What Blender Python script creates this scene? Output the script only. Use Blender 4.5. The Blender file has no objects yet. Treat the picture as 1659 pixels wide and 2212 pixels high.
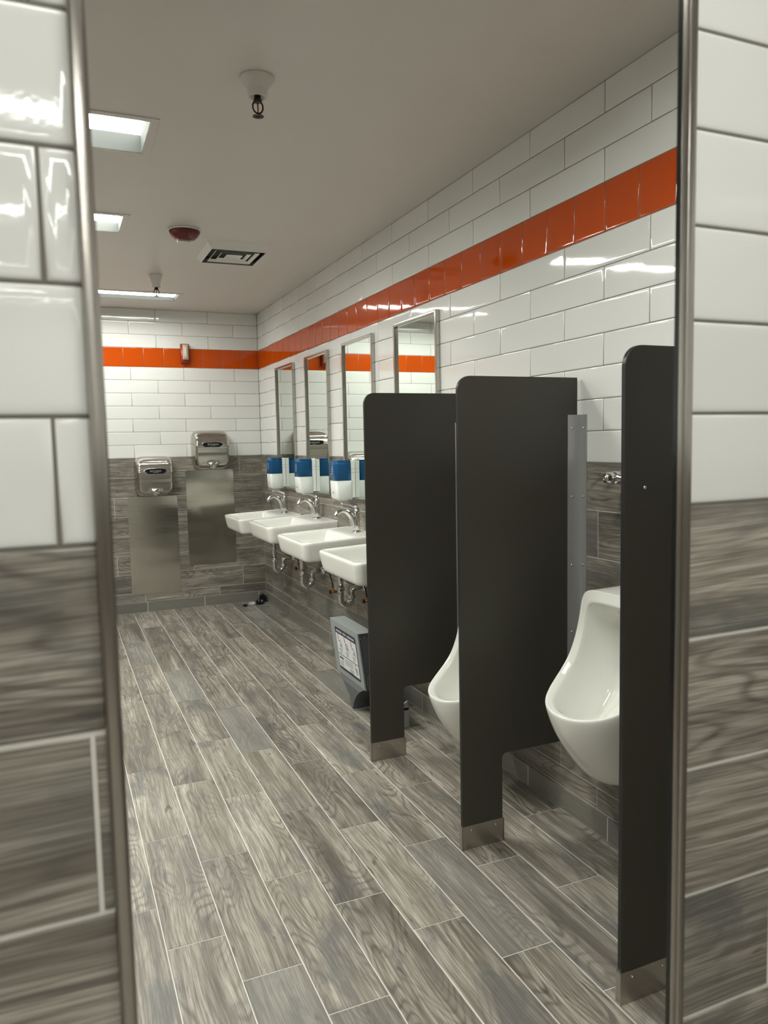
import bpy, bmesh, math, random
from mathutils import Vector, Matrix
random.seed(7)
C = bpy.context.scene.collection
S = bpy.context.scene

# ------------------------------------------------------------------ camera
W, D, NEAR, H, LEFT = 1.610, 6.372, 0.6535, 2.415, -1.62      # right wall x, back wall y, mirror wall y, ceiling z, left wall x
ZW = 1.2447                                                    # top of the wood-look dado
F_PX, YAW, PITCH, ROLL = 1648.5, math.radians(23.19), math.radians(-5.14), math.radians(-1.193)
def cam_matrix():
    cy, sy, cp, sp = math.cos(YAW), math.sin(YAW), math.cos(PITCH), math.sin(PITCH)
    F = Vector((sy*cp, cy*cp, sp)); r = Vector((cy, -sy, 0)); u = r.cross(F)
    cr, sr = math.cos(ROLL), math.sin(ROLL)
    r2 = r*cr + u*sr; u2 = -r*sr + u*cr
    m = Matrix((r2, u2, -F)).transposed().to_4x4()
    m.translation = Vector((0, 0, 1.3212)); return m
cd = bpy.data.cameras.new('camera'); cam = bpy.data.objects.new('camera', cd); C.objects.link(cam)
cam.matrix_world = cam_matrix()
cd.sensor_fit = 'HORIZONTAL'; cd.sensor_width = 36.0; cd.lens = F_PX/1659*36.0
cd.clip_start = 0.05; cd.clip_end = 50
cd.dof.use_dof = True; cd.dof.focus_distance = 3.2; cd.dof.aperture_fstop = 9.5
S.camera = cam
# ------------------------------------------------------------------ world, exposure
w = bpy.data.worlds.new('world'); S.world = w; w.use_nodes = True
w.node_tree.nodes['Background'].inputs[0].default_value = (0.9, 0.93, 1, 1)
w.node_tree.nodes['Background'].inputs[1].default_value = 0.02
S.view_settings.view_transform = 'Standard'; S.view_settings.look = 'None'
S.view_settings.gamma = 1.0; S.view_settings.use_curve_mapping = False
S.view_settings.exposure = 0.0
LIGHT = 25.0
LIGHT_COL = (0.98, 1.0, 0.925)

# ------------------------------------------------------------------ node helpers
class N:
    def __init__(s, name):
        s.m = bpy.data.materials.new(name); s.m.use_nodes = True; s.t = s.m.node_tree
        s.b = s.t.nodes['Principled BSDF']
    def n(s, typ, **kw):
        x = s.t.nodes.new(typ)
        for k, v in kw.items():
            if k == 'inp':
                for i, val in v.items(): x.inputs[i].default_value = val
            else: setattr(x, k, v)
        return x
    def l(s, a, b): s.t.links.new(a, b)
    def math(s, op, a, b=None, c=None, clamp=False):
        x = s.n('ShaderNodeMath', operation=op); x.use_clamp = clamp
        for i, v in enumerate((a, b, c)):
            if v is None: continue
            if isinstance(v, (int, float)): x.inputs[i].default_value = v
            else: s.l(v, x.inputs[i])
        return x.outputs[0]
    def vmul(s, a, v):
        x = s.n('ShaderNodeVectorMath', operation='MULTIPLY'); s.l(a, x.inputs[0]); x.inputs[1].default_value = v; return x.outputs[0]
    def vadd(s, a, b):
        x = s.n('ShaderNodeVectorMath', operation='ADD'); s.l(a, x.inputs[0])
        if isinstance(b, tuple): x.inputs[1].default_value = b
        else: s.l(b, x.inputs[1])
        return x.outputs[0]
    def noise(s, vec, scale=1, detail=2, rough=.5, dist=0):
        x = s.n('ShaderNodeTexNoise'); s.l(vec, x.inputs['Vector'])
        x.inputs['Scale'].default_value = scale; x.inputs['Detail'].default_value = detail
        x.inputs['Roughness'].default_value = rough; x.inputs['Distortion'].default_value = dist
        return x.outputs['Fac']
    def ramp(s, fac, stops):
        x = s.n('ShaderNodeValToRGB'); s.l(fac, x.inputs[0]); e = x.color_ramp.elements
        while len(e) < len(stops): e.new(.5)
        for i, (p, c) in enumerate(stops):
            e[i].position = p; e[i].color = (c[0], c[1], c[2], 1) if not isinstance(c, (int, float)) else (c, c, c, 1)
        return x.outputs[0]
    def mix(s, fac, a, b, blend='MIX'):
        x = s.n('ShaderNodeMix', data_type='RGBA', blend_type=blend)
        if isinstance(fac, (int, float)): x.inputs[0].default_value = fac
        else: s.l(fac, x.inputs[0])
        for i, v in ((6, a), (7, b)):
            if isinstance(v, tuple): x.inputs[i].default_value = (*v, 1) if len(v) == 3 else v
            else: s.l(v, x.inputs[i])
        return x.outputs[2]
    def bump(s, h, strength, dist=.001):
        x = s.n('ShaderNodeBump'); s.l(h, x.inputs['Height']); x.inputs['Strength'].default_value = strength
        x.inputs['Distance'].default_value = dist; s.l(x.outputs[0], s.b.inputs['Normal']); return x
    def set(s, col=None, rough=None, metal=None, **kw):
        if col is not None: s.b.inputs['Base Color'].default_value = (*col, 1)
        if rough is not None: s.b.inputs['Roughness'].default_value = rough
        if metal is not None: s.b.inputs['Metallic'].default_value = metal
        for k, v in kw.items(): s.b.inputs[k.replace('_', ' ')].default_value = v
        return s
def objco(s):
    tc = s.n('ShaderNodeTexCoord'); oi = s.n('ShaderNodeObjectInfo')
    cb = s.n('ShaderNodeCombineXYZ')
    for i, k in enumerate((53.1, 37.7, 91.3)): s.l(s.math('MULTIPLY', oi.outputs['Random'], k), cb.inputs[i])
    return tc.outputs['Object'], s.vadd(tc.outputs['Object'], cb.outputs[0]), oi.outputs['Random']

def mat_wood(name, lo=1.0, grey=0.0):
    s = N(name); raw, P, rnd = objco(s)
    r2 = s.math('FRACT', s.math('MULTIPLY', rnd, 17.3)); r3 = s.math('FRACT', s.math('MULTIPLY', rnd, 71.9))
    warp = s.n('ShaderNodeTexNoise', noise_dimensions='3D'); s.l(s.vmul(P, (2.4, 6, 1)), warp.inputs['Vector']); warp.inputs['Detail'].default_value = 1; warp.inputs['Scale'].default_value = 1
    wv = s.vmul(s.vadd(warp.outputs['Color'], (-.5, -.5, -.5)), (.10, .030, 0))
    Q = s.vadd(P, wv)
    big = s.noise(s.vmul(Q, (1.9, 8.5, 1)), 1, 1.2, .4, .3)               # slow field whose contours make the cathedral figure
    rings = s.math('SINE', s.math('MULTIPLY', big, 135))
    rings = s.math('POWER', s.math('MULTIPLY_ADD', rings, .5, .5), 3.0)
    zone = s.ramp(s.noise(s.vmul(P, (2.6, 6, 1)), 1, 2), [(.44, 0.12), (.60, 1.0)])
    fine = s.noise(s.vmul(Q, (8, 400, 1)), 1, 2, .7)
    mid = s.noise(s.vmul(Q, (2.4, 85, 1)), 1, 3, .6, .0)
    streak = s.noise(s.vmul(Q, (1.4, 17, 1)), 1, 3, .55, .15)
    patch = s.noise(s.vmul(P, (3.3, 8.5, 1)), 1, 4, .62, .6)
    base = s.ramp(streak, [(.25, (.13, .115, .096)), (.43, (.275, .25, .212)), (.57, (.38, .35, .30)), (.75, (.50, .465, .40))])
    base = s.mix(s.math('MULTIPLY', s.ramp(mid, [(.40, 1.0), (.55, 0.0)]), .55), base, (.10, .085, .068))
    base = s.mix(s.math('MULTIPLY', s.ramp(fine, [(.38, 1.0), (.55, 0.0)]), .68), base, (.10, .085, .068))
    base = s.mix(s.math('MULTIPLY', s.math('MULTIPLY', rings, zone), .58), base, (.06, .05, .04))
    base = s.mix(s.math('MULTIPLY', s.ramp(patch, [(.52, 0.0), (.66, 1.0)]), .72), base, (.10, .10, .098))
    knot = s.noise(s.vmul(Q, (5.5, 26, 1)), 1, 2, .5, 1.2)
    base = s.mix(s.math('MULTIPLY', s.ramp(knot, [(.66, 0.0), (.74, 1.0)]), .7), base, (.05, .045, .04))
    base = s.mix(s.math('MULTIPLY', s.ramp(fine, [(.60, 0.0), (.70, 1.0)]), .28), base, (.56, .53, .47))
    if grey: base = s.mix(grey, base, (.20, .19, .168))
    tone = s.math('MULTIPLY', s.math('MULTIPLY_ADD', r2, .34, .88), lo)
    cb = s.n('ShaderNodeCombineColor'); [s.l(tone, cb.inputs[i]) for i in range(3)]
    base = s.mix(1.0, base, cb.outputs[0], 'MULTIPLY')
    base = s.mix(s.math('MULTIPLY', s.ramp(r3, [(.84, 0.0), (.9, 1.0)]), .45), base, (.185, .185, .178))
    s.l(base, s.b.inputs['Base Color'])
    s.l(s.math('MULTIPLY_ADD', streak, .25, .30), s.b.inputs['Roughness'])
    s.bump(s.math('ADD', fine, s.math('MULTIPLY', rings, .3)), .35, .0006)
    return s.m
def mat_glaze(name, col, tintvar=.03):
    s = N(name); raw, P, rnd = objco(s)
    c = s.n('ShaderNodeHueSaturation'); c.inputs['Color'].default_value = (*col, 1)
    s.l(s.math('MULTIPLY_ADD', rnd, tintvar*2, 1-tintvar), c.inputs['Value']); s.l(c.outputs[0], s.b.inputs['Base Color'])
    s.set(rough=.045); s.b.inputs['IOR'].default_value = 1.55
    h = s.math('ADD', s.math('MULTIPLY', s.noise(s.vmul(P, (7, 9, 1)), 1, 1), 1.0), s.math('MULTIPLY', s.noise(P, 190, 2), .045))
    s.bump(h, .5, .0016)
    return s.m
def mat_plain(name, col, rough=.5, metal=0, nscale=0, namt=.06, bump=0, **kw):
    s = N(name); s.set(col, rough, metal, **kw)
    if nscale:
        tc = s.n('ShaderNodeTexCoord'); f = s.noise(tc.outputs['Object'], nscale, 3)
        s.l(s.mix(f, tuple(c*(1-namt) for c in col), tuple(min(1, c*(1+namt)) for c in col)), s.b.inputs['Base Color'])
        if bump: s.bump(f, bump, .001)
    return s.m
def mat_brushed(name, col, rough=.22, axis=(1, 220, 220), wavy=0, aniso=.5):
    s = N(name); s.set(col, rough, 1.0); s.b.inputs['Anisotropic'].default_value = aniso
    tc = s.n('ShaderNodeTexCoord'); f = s.noise(s.vmul(tc.outputs['Object'], axis), 1, 2)
    s.l(s.math('MULTIPLY_ADD', f, .12, rough-.06), s.b.inputs['Roughness'])
    h = s.math('MULTIPLY', f, .02)
    if wavy: h = s.math('ADD', h, s.math('MULTIPLY', s.noise(s.vmul(tc.outputs['Object'], (1.2, 1, 5)), 1, 1), wavy))
    s.bump(h, 1.0, .004 if wavy else .0006)
    return s.m
M = {}
M['floor_wood'] = mat_wood('wood_look_floor_tile')
M['wall_wood'] = mat_wood('wood_look_wall_tile', lo=1.0)
M['base_tile'] = mat_wood('grey_base_tile', lo=.9, grey=.8)
M['white'] = mat_glaze('white_glazed_tile', (.77, .77, .75))
M['orange'] = mat_glaze('orange_glazed_tile', (.52, .070, .002), .05)
M['grout_dark'] = mat_plain('dark_grout', (.16, .145, .125), .9, nscale=60)
M['grout_light'] = mat_plain('light_grout', (.66, .64, .59), .9, nscale=60)
M['ceiling'] = mat_plain('ceiling_paint', (.66, .63, .59), .42, nscale=3, namt=.03, bump=.15)
M['lens'] = N('light_lens').set((1, 1, 1), .5).m
_b = M['lens'].node_tree.nodes['Principled BSDF']
_b.inputs['Emission Color'].default_value = (*LIGHT_COL, 1); _b.inputs['Emission Strength'].default_value = LIGHT
M['fixture_white'] = mat_plain('fixture_white_paint', (.78, .78, .74), .45)
M['well_dark'] = mat_plain('darkened_well_side', (.036, .038, .036), .9, **{'Specular_IOR_Level': .05})  # well sides darkened in colour to offset the strong lens light
M['white_paint'] = mat_plain('white_metal_paint', (.72, .71, .68), .35)
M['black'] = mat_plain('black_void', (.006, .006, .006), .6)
M['partition'] = mat_plain('dark_brown_laminate', (.045, .0415, .0325), .48, nscale=90, namt=.12, bump=.12)
M['partition_edge'] = mat_plain('black_phenolic_edge', (.008, .008, .008), .35)
M['steel'] = mat_brushed('brushed_steel', (.53, .51, .47), .18, (6, 240, 240))
M['shoe_steel'] = mat_brushed('satin_shoe_steel', (.50, .47, .425), .33, (240, 240, 6))
M['plate_steel'] = mat_brushed('wall_plate_steel', (.58, .56, .50), .14, (3, 3, 300), wavy=.9)
M['frame_steel'] = mat_brushed('mirror_frame_steel', (.48, .45, .42), .22, (300, 300, 4))
M['aluminium'] = mat_plain('satin_aluminium', (.50, .51, .51), .42, .7)
M['chrome'] = mat_plain('chrome', (.64, .64, .64), .06, 1.0)
M['mirror'] = mat_plain('mirror_glass', (.86, .92, .88), .0, 1.0)
M['gap_reflection'] = mat_plain('dark_gap_reflection', (.005, .007, .007), .15)  # near black, stands for the dark reflection along the frame
M['porcelain'] = mat_plain('white_porcelain', (.80, .80, .755), .07, 0, IOR=1.55)
M['grey_paint'] = mat_plain('blue_grey_enamel', (.30, .325, .325), .35, nscale=5, namt=.03)
M['dark_grey_paint'] = mat_plain('dark_grey_enamel', (.085, .092, .098), .4)
M['decal_white'] = mat_plain('decal_white', (.74, .76, .76), .35)
M['decal_navy'] = mat_plain('decal_navy', (.012, .013, .035), .35)
M['decal_black'] = mat_plain('decal_black', (.02, .02, .025), .4)
M['decal_red'] = mat_plain('decal_red', (.52, .09, .07), .4)
M['decal_grey'] = mat_plain('decal_grey', (.42, .43, .45), .4)
M['decal_text'] = mat_plain('decal_pale_text', (.52, .52, .62), .4)
M['badge'] = mat_plain('badge_black', (.008, .007, .010), .2)
M['badge_text'] = mat_plain('badge_text', (.45, .45, .45), .4)
M['disp_white'] = mat_plain('white_plastic', (.76, .77, .75), .28)
M['disp_grey'] = mat_plain('grey_plastic', (.30, .30, .29), .5)
s = N('blue_translucent_plastic').set((.05, .24, .56), .08); s.b.inputs['Transmission Weight'].default_value = .78; s.b.inputs['IOR'].default_value = 1.15; M['disp_blue'] = s.m
M['disp_inner'] = mat_plain('grey_refill_bag', (.30, .34, .34), .4)
M['brass'] = mat_plain('brass', (.50, .24, .07), .3, 1.0)
M['rubber'] = mat_plain('black_rubber', (.015, .015, .015), .5)
M['red_plastic'] = mat_plain('red_plastic', (.11, .005, .007), .3)
M['red_alarm'] = mat_plain('red_alarm_plastic', (.30, .012, .014), .35)
M['cream_lens'] = mat_plain('cream_strobe_lens', (.50, .42, .28), .18)
M['clear'] = mat_plain('strobe_clear', (.5, .47, .42), .1)
M['bronze'] = mat_plain('dark_bronze', (.05, .042, .03), .35, .8)
M['red_glass'] = mat_plain('red_glass_bulb', (.25, .01, .01), .1)
M['litter_dark'] = mat_plain('dark_foil', (.03, .03, .035), .3, .5)
M['litter_light'] = mat_plain('pale_paper', (.60, .60, .62), .5)

# ------------------------------------------------------------------ mesh helpers
class MB:
    def __init__(s): s.v = []; s.f = []; s.mi = []; s.sm = []
    def add(s, vs, fs, mi=0, smooth=False, mat=None):
        o = len(s.v)
        s.v += [tuple(mat @ Vector(v)) if mat else tuple(v) for v in vs]
        for f in fs: s.f.append(tuple(i+o for i in f)); s.mi.append(mi); s.sm.append(smooth)
        return s
    def box(s, x0, x1, y0, y1, z0, z1, mi=0, mat=None):
        vs = [(x, y, z) for z in (z0, z1) for y in (y0, y1) for x in (x0, x1)]
        return s.add(vs, [(0, 2, 3, 1), (4, 5, 7, 6), (0, 1, 5, 4), (2, 6, 7, 3), (0, 4, 6, 2), (1, 3, 7, 5)], mi, False, mat)
    def loft(s, loops, cap0=True, cap1=True, closed=True, mi=0, smooth=True, mat=None):
        n = len(loops[0]); vs = [p for l in loops for p in l]; fs = []
        for i in range(len(loops)-1):
            for j in range(n if closed else n-1):
                k = (j+1) % n; fs.append((i*n+j, i*n+k, (i+1)*n+k, (i+1)*n+j))
        if cap0: fs.append(tuple(range(n-1, -1, -1)))
        if cap1: fs.append(tuple((len(loops)-1)*n+i for i in range(n)))
        return s.add(vs, fs, mi, smooth, mat)
    def lathe(s, prof, n=24, axis='z', c=(0, 0, 0), mi=0, cap=True, smooth=True):
        loops = []
        for r, h in prof:
            L = []
            for i in range(n):
                a = 2*math.pi*i/n; x, y = r*math.cos(a), r*math.sin(a)
                p = {'z': (x, y, h), 'x': (h, x, y), 'y': (y, h, x)}[axis]
                L.append((p[0]+c[0], p[1]+c[1], p[2]+c[2]))
            loops.append(L)
        return s.loft(loops, cap, cap, True, mi, smooth)
    def tube(s, pts, rad, n=14, mi=0, flat=1.0):
        pts = [Vector(p) for p in pts]; loops = []; up = None
        for i, p in enumerate(pts):
            t = (pts[min(i+1, len(pts)-1)] - pts[max(i-1, 0)]).normalized()
            if up is None:
                up = Vector((0, 1, 0)) if abs(t.y) < .9 else Vector((1, 0, 0))
            a = t.cross(up).normalized(); b = a.cross(t).normalized(); up = b
            r = rad[i] if isinstance(rad, (list, tuple)) else rad
            loops.append([tuple(p + a*r*flat*math.cos(2*math.pi*j/n) + b*r*math.sin(2*math.pi*j/n)) for j in range(n)])
        return s.loft(loops)
    def prism(s, outline, a0, a1, axis='y', mi=0, mat=None):
        def P(p, a): return {'y': (p[0], a, p[1]), 'x': (a, p[0], p[1]), 'z': (p[0], p[1], a)}[axis]
        n = len(outline); vs = [P(p, a0) for p in outline]+[P(p, a1) for p in outline]
        fs = [tuple(range(n)), tuple(range(2*n-1, n-1, -1))]+[(i, i+n, (i+1) % n+n, (i+1) % n) for i in range(n)]
        return s.add(vs, fs, mi, False, mat)
    def mesh(s, name, mats):
        me = bpy.data.meshes.new(name); me.from_pydata(s.v, [], s.f)
        for m in (mats if isinstance(mats, (list, tuple)) else [mats]): me.materials.append(m)
        me.polygons.foreach_set('material_index', s.mi); me.polygons.foreach_set('use_smooth', s.sm)
        bm = bmesh.new(); bm.from_mesh(me); bmesh.ops.recalc_face_normals(bm, faces=bm.faces); bm.to_mesh(me); bm.free()
        return me
    def build(s, name, mats, parent=None, loc=None, bevel=0, segs=2, sub=0, label=None, autosmooth=False):
        o = bpy.data.objects.new(name, s.mesh(name, mats)); C.objects.link(o)
        if parent: o.parent = parent
        if loc: o.location = loc
        if bevel:
            m = o.modifiers.new('bevel', 'BEVEL'); m.width = bevel; m.segments = segs; m.limit_method = 'ANGLE'; m.angle_limit = math.radians(35)
            for p in o.data.polygons: p.use_smooth = True
            wn = o.modifiers.new('wn', 'WEIGHTED_NORMAL'); wn.keep_sharp = True
        if sub: m = o.modifiers.new('sub', 'SUBSURF'); m.levels = sub; m.render_levels = sub
        if label: o['label'] = label
        return o
def tag(o, label, cat, group=None, kind=None):
    o['label'] = label; o['category'] = cat
    if group: o['group'] = group
    if kind: o['kind'] = kind
    return o
def thing(name, loc, label, cat, group=None, kind=None):
    o = bpy.data.objects.new(name, None); C.objects.link(o); o.location = loc; o.empty_display_size = .05
    return tag(o, label, cat, group, kind)
def copy_tree(o, loc=None, label=None, parent=None, skip=()):
    c = o.copy(); C.objects.link(c)
    if parent: c.parent = parent
    if loc is not None: c.location = loc
    if label: c['label'] = label
    for ch in list(o.children):
        if ch.name.split('.')[0] in skip: continue
        copy_tree(ch, parent=c)
    return c
def rrect(hw, hh, r, m=6):                     # centred rounded rectangle
    P = []
    for cx, cy, a0 in ((hw-r, hh-r, 0), (-hw+r, hh-r, 90), (-hw+r, -hh+r, 180), (hw-r, -hh+r, 270)):
        for i in range(m+1):
            a = math.radians(a0+90*i/m); P.append((cx+r*math.cos(a), cy+r*math.sin(a)))
    return P

# ------------------------------------------------------------------ room shell
def slab(mb, a0, a1, b0, b1, t0, t1, holes, place, mi_fn):
    As = sorted({a0, a1, *[h[0] for h in holes], *[h[1] for h in holes]}); Bs = sorted({b0, b1, *[h[2] for h in holes], *[h[3] for h in holes]})
    for i in range(len(As)-1):
        for j in range(len(Bs)-1):
            ca, cb = (As[i]+As[i+1])/2, (Bs[j]+Bs[j+1])/2
            if any(h[0] < ca < h[1] and h[2] < cb < h[3] for h in holes): continue
            vs = [place(a, b, t) for t in (t0, t1) for b in (Bs[j], Bs[j+1]) for a in (As[i], As[i+1])]
            mb.add(vs, [(0, 2, 3, 1), (4, 5, 7, 6), (0, 1, 5, 4), (2, 6, 7, 3), (0, 4, 6, 2), (1, 3, 7, 5)], mi_fn(ca, cb))
def grout_mi(a, b): return 0 if b > ZW-.003 else 1
TT = .0016      # tiles stand this far proud of the slab, joints recessed
BACKY = 2*NEAR - D                              # rear wall on the photographer's side
SPLIT = [(-99, -98, ZW-.002, ZW-.0019)]
def wall(name, a0, a1, place, label, holes=()):
    mb = MB(); slab(mb, a0, a1, 0, H+.05, 0, .08, list(holes)+[(a0-2, a0-1.9, ZW-.003, 5)], place, grout_mi)
    # drop the dummy column
    o = mb.build(name, [M['grout_dark'], M['grout_light']]); return tag(o, label, 'wall', kind='structure')
wr = wall('wall_right', BACKY-.08, D+.08, lambda a, b, t: (W+TT+t, a, b), 'long tiled wall on the right, behind the sinks, urinals and small mirrors')
wb = wall('wall_back', LEFT, W+TT, lambda a, b, t: (a, D+TT+t, b), 'far tiled wall behind the hand dryers')
MX0, MX1 = .0255, .6500; MZ0, MZ1 = .405, 1.93  # the big mirror's frame
mb = MB()
slab(mb, LEFT, W+TT, 0, H+.05, NEAR+TT, NEAR+TT+.008, [(MX0+.004, MX1+.004, MZ0+.006, MZ1-.006), (LEFT-2, LEFT-1.9, ZW-.003, 5)], lambda a, b, t: (a, t, b), grout_mi)
wn = tag(mb.build('wall_front', [M['grout_dark'], M['grout_light']]), 'blurred tiled wall in the foreground around the tall mirror', 'wall', kind='structure')
OFF = [mat_plain('off_frame_white_wall', (.72, .72, .70), .10), mat_plain('off_frame_dado', (.20, .18, .155), .5)]
mb = MB(); mb.box(LEFT-.08, LEFT, BACKY-.08, D+.08, ZW, H+.05, 0); mb.box(LEFT-.08, LEFT, BACKY-.08, D+.08, 0, ZW, 1)
wl = tag(mb.build('wall_left', OFF), 'left wall of the washroom, out of frame', 'wall', kind='structure')
mb = MB(); mb.box(LEFT, W+TT, BACKY-.08, BACKY, ZW, H+.05, 0); mb.box(LEFT, W+TT, BACKY-.08, BACKY, 0, ZW, 1)
wx = tag(mb.build('wall_rear', OFF), 'wall behind the photographer, out of frame', 'wall', kind='structure')
mb = MB(); mb.box(LEFT-.08, W+.08, BACKY-.08, D+.08, -.12, -TT, 0)
fl = tag(mb.build('floor', [M['grout_light']]), 'floor of grey-brown wood-look plank tiles with pale joints', 'floor', kind='structure')
LIGHTS = [(-.835, .384, 2.725, 3.078), (-.835, .386, 3.855, 4.203), (-.31, .912, 5.672, 5.995), (-.31, .912, 1.13, 1.48)]  # last panel is an unseen lamp added to brighten near wall and urinals
LIGHTS += [(a, b, 2*NEAR-d, 2*NEAR-c) for a, b, c, d in LIGHTS]  # mirrored copies; the last one repeats the added lamp
mb = MB()
HOL = [(a+.023, b-.023, c+.023, d-.023) for a, b, c, d in LIGHTS]
slab(mb, LEFT, W+TT, BACKY, D+TT, H, H+.03, HOL, lambda a, b, t: (a, b, t), lambda a, b: 0)
ce = tag(mb.build('ceiling', [M['ceiling']]), 'plain off-white painted ceiling', 'ceiling', kind='structure')

# ------------------------------------------------------------------ tiles, each an object of its own
_tm = {}
def tile_mesh(kind, wd, ht, mat, lip):
    k = (kind, round(wd, 4), round(ht, 4))
    if k in _tm: return _tm[k]
    mb = MB(); R = lambda i, z: [(-wd/2+i, -ht/2+i, z), (wd/2-i, -ht/2+i, z), (wd/2-i, ht/2-i, z), (-wd/2+i, ht/2-i, z)]
    if lip: mb.loft([R(0, -.0065), R(0, -.0016), R(.0012, -.0006), R(.004, -.0001), R(.010, 0)], cap0=False, smooth=True)
    else: mb.loft([R(0, -.0065), R(0, -.0008), R(.0012, 0)], cap0=False, smooth=False)
    _tm[k] = mb.mesh(kind, mat); return _tm[k]
def lay(parent, kind, mat, us, us1, rows, L, gu, gv, frame, holes=(), lip=True, tilt=.0, rz=.0):
    """rows: (v0, v1, phase). frame(u,v) -> world origin; axes (X,Y,Z) columns"""
    f, ax = frame
    for v0, v1, ph in rows:
        k0 = math.floor((us-ph)/L)-1; u = ph+k0*L
        while u < us1:
            a, b = max(u+gu/2, us+.0008), min(u+L-gu/2, us1-.0008); u += L
            if b-a < .006: continue
            segs = [(a, b, v0+gv/2, v1-gv/2)]
            for h in holes:
                ns = []
                for (a_, b_, c_, d_) in segs:
                    if b_ <= h[0] or a_ >= h[1] or d_ <= h[2] or c_ >= h[3]: ns.append((a_, b_, c_, d_)); continue
                    if a_ < h[0]: ns.append((a_, h[0], c_, d_))
                    if b_ > h[1]: ns.append((h[1], b_, c_, d_))
                    m0, m1 = max(a_, h[0]), min(b_, h[1])
                    if c_ < h[2]: ns.append((m0, m1, c_, h[2]))
                    if d_ > h[3]: ns.append((m0, m1, h[3], d_))
                segs = ns
            for (a_, b_, c_, d_) in segs:
                if b_-a_ < .006 or d_-c_ < .006: continue
                o = bpy.data.objects.new(kind, tile_mesh(kind, b_-a_, d_-c_, mat, lip)); C.objects.link(o); o.parent = parent
                m = Matrix(ax).transposed().to_4x4()
                o.matrix_basis = Matrix.Translation(f((a_+b_)/2, (c_+d_)/2, random.uniform(-rz, rz))) @ m @ Matrix.Rotation(random.gauss(0, tilt), 4, 'X') @ Matrix.Rotation(random.gauss(0, tilt*.6), 4, 'Y')
FR = (lambda u, v, e: Vector((W+e, u, v)), ((0, -1, 0), (0, 0, 1), (-1, 0, 0)))
FB = (lambda u, v, e: Vector((u, D+e, v)), ((1, 0, 0), (0, 0, 1), (0, -1, 0)))
FN = (lambda u, v, e: Vector((u, NEAR+e, v)), ((1, 0, 0), (0, 0, 1), (0, -1, 0)))
FF = (lambda u, v, e: Vector((v, u, e)), ((0, 1, 0), (-1, 0, 0), (0, 0, 1)))
p, so = .1025, .1518
def white_rows(even, odd):                      # even: phase of rows 0,2,4,6,9 ; odd: the half-shifted rows
    r = [(ZW+k*p, ZW+(k+1)*p, even if k % 2 == 0 else odd) for k in range(7)]
    z = ZW+7*p+so
    return r+[(z, z+p, odd), (z+p, z+2*p, even), (z+2*p, H, odd)]
ORZ = (ZW+7*p, ZW+7*p+so)
G = .0022
WP = .1555
def wood_rows(phases): # from the top row down; last is the cut row above the base tiles
    r = []; z = ZW
    for i, ph in enumerate(phases):
        z1 = z; z = max(z-WP, .081); r.append((z, z1, ph))
        if z <= .0811: break
    return r
TI = .0011
lay(wr, 'white_tile', M['white'], NEAR+.02, D, white_rows(1.7693, 1.7693+.4047/2), .4047, G, G, FR, tilt=TI)
lay(wr, 'orange_tile', M['orange'], NEAR+.02, D, [(*ORZ, 1.8143)], .1518, G, G, FR, tilt=TI)
lay(wr, 'plank_tile', M['wall_wood'], NEAR+.02, D, wood_rows([.395, .195, .595, .395, .195, .595, .395, .195]), .6, .003, .003, FR, lip=False, tilt=.0005)
lay(wb, 'white_tile', M['white'], LEFT, W, white_rows(W-.4105/2, W), .4105, G, G, FB, tilt=TI)
lay(wb, 'orange_tile', M['orange'], LEFT, W, [(*ORZ, 1.464)], .1555, G, G, FB, tilt=TI)
lay(wb, 'plank_tile', M['wall_wood'], LEFT, W, wood_rows([.217, .012, .412, .217, .012, .412, .216, .015]), .6, .003, .003, FB, lip=False, tilt=.0005)
HN = [(MX0+.003, MX1-.003, MZ0+.003, MZ1-.003)]
lay(wn, 'white_tile', M['white'], -.8, W, white_rows(0., .2025), .405, .0032, .0032, FN, HN, tilt=.0006)
lay(wn, 'orange_tile', M['orange'], -.8, W, [(*ORZ, 0)], .1518, .0028, .0028, FN, HN)
lay(wn, 'plank_tile', M['wall_wood'], -.8, W, wood_rows([.3, .016, .42, .2, .016, .4, .2, .0]), .6, .0042, .0042, FN, HN, lip=False)
# floor planks: thirds running bond
cols = []
for c in range(-12, 11):
    x0 = .0435+c*.1566; x1 = x0+.1566
    if x1 < LEFT: continue
    ph = {0: .390, 1: .186, 2: -.014}[c % 3]
    cols.append((max(x0, LEFT), min(x1, W), ph))
lay(fl, 'plank_tile', M['floor_wood'], -.5, D, [c for c in cols if c[1]-c[0] > .01], .6, .0032, .0032, FF, lip=False, tilt=.0004, rz=.0002)
mb = MB(); mb.box(LEFT, W, BACKY, -.5, -TT, -.0005, 0)
mb.build('floor_screed', [mat_plain('unseen_floor', (.22, .2, .175), .5)], fl)
mb = MB(); mb.box(W-.001, W+TT, BACKY, NEAR, 0, ZW, 0); mb.box(W-.001, W+TT, BACKY, NEAR, ZW, H, 1)
mb.build('unseen_wall_finish', [mat_plain('unseen_dado', (.2, .18, .155), .5), mat_plain('unseen_white', (.76, .76, .74), .06)], wr)
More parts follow.
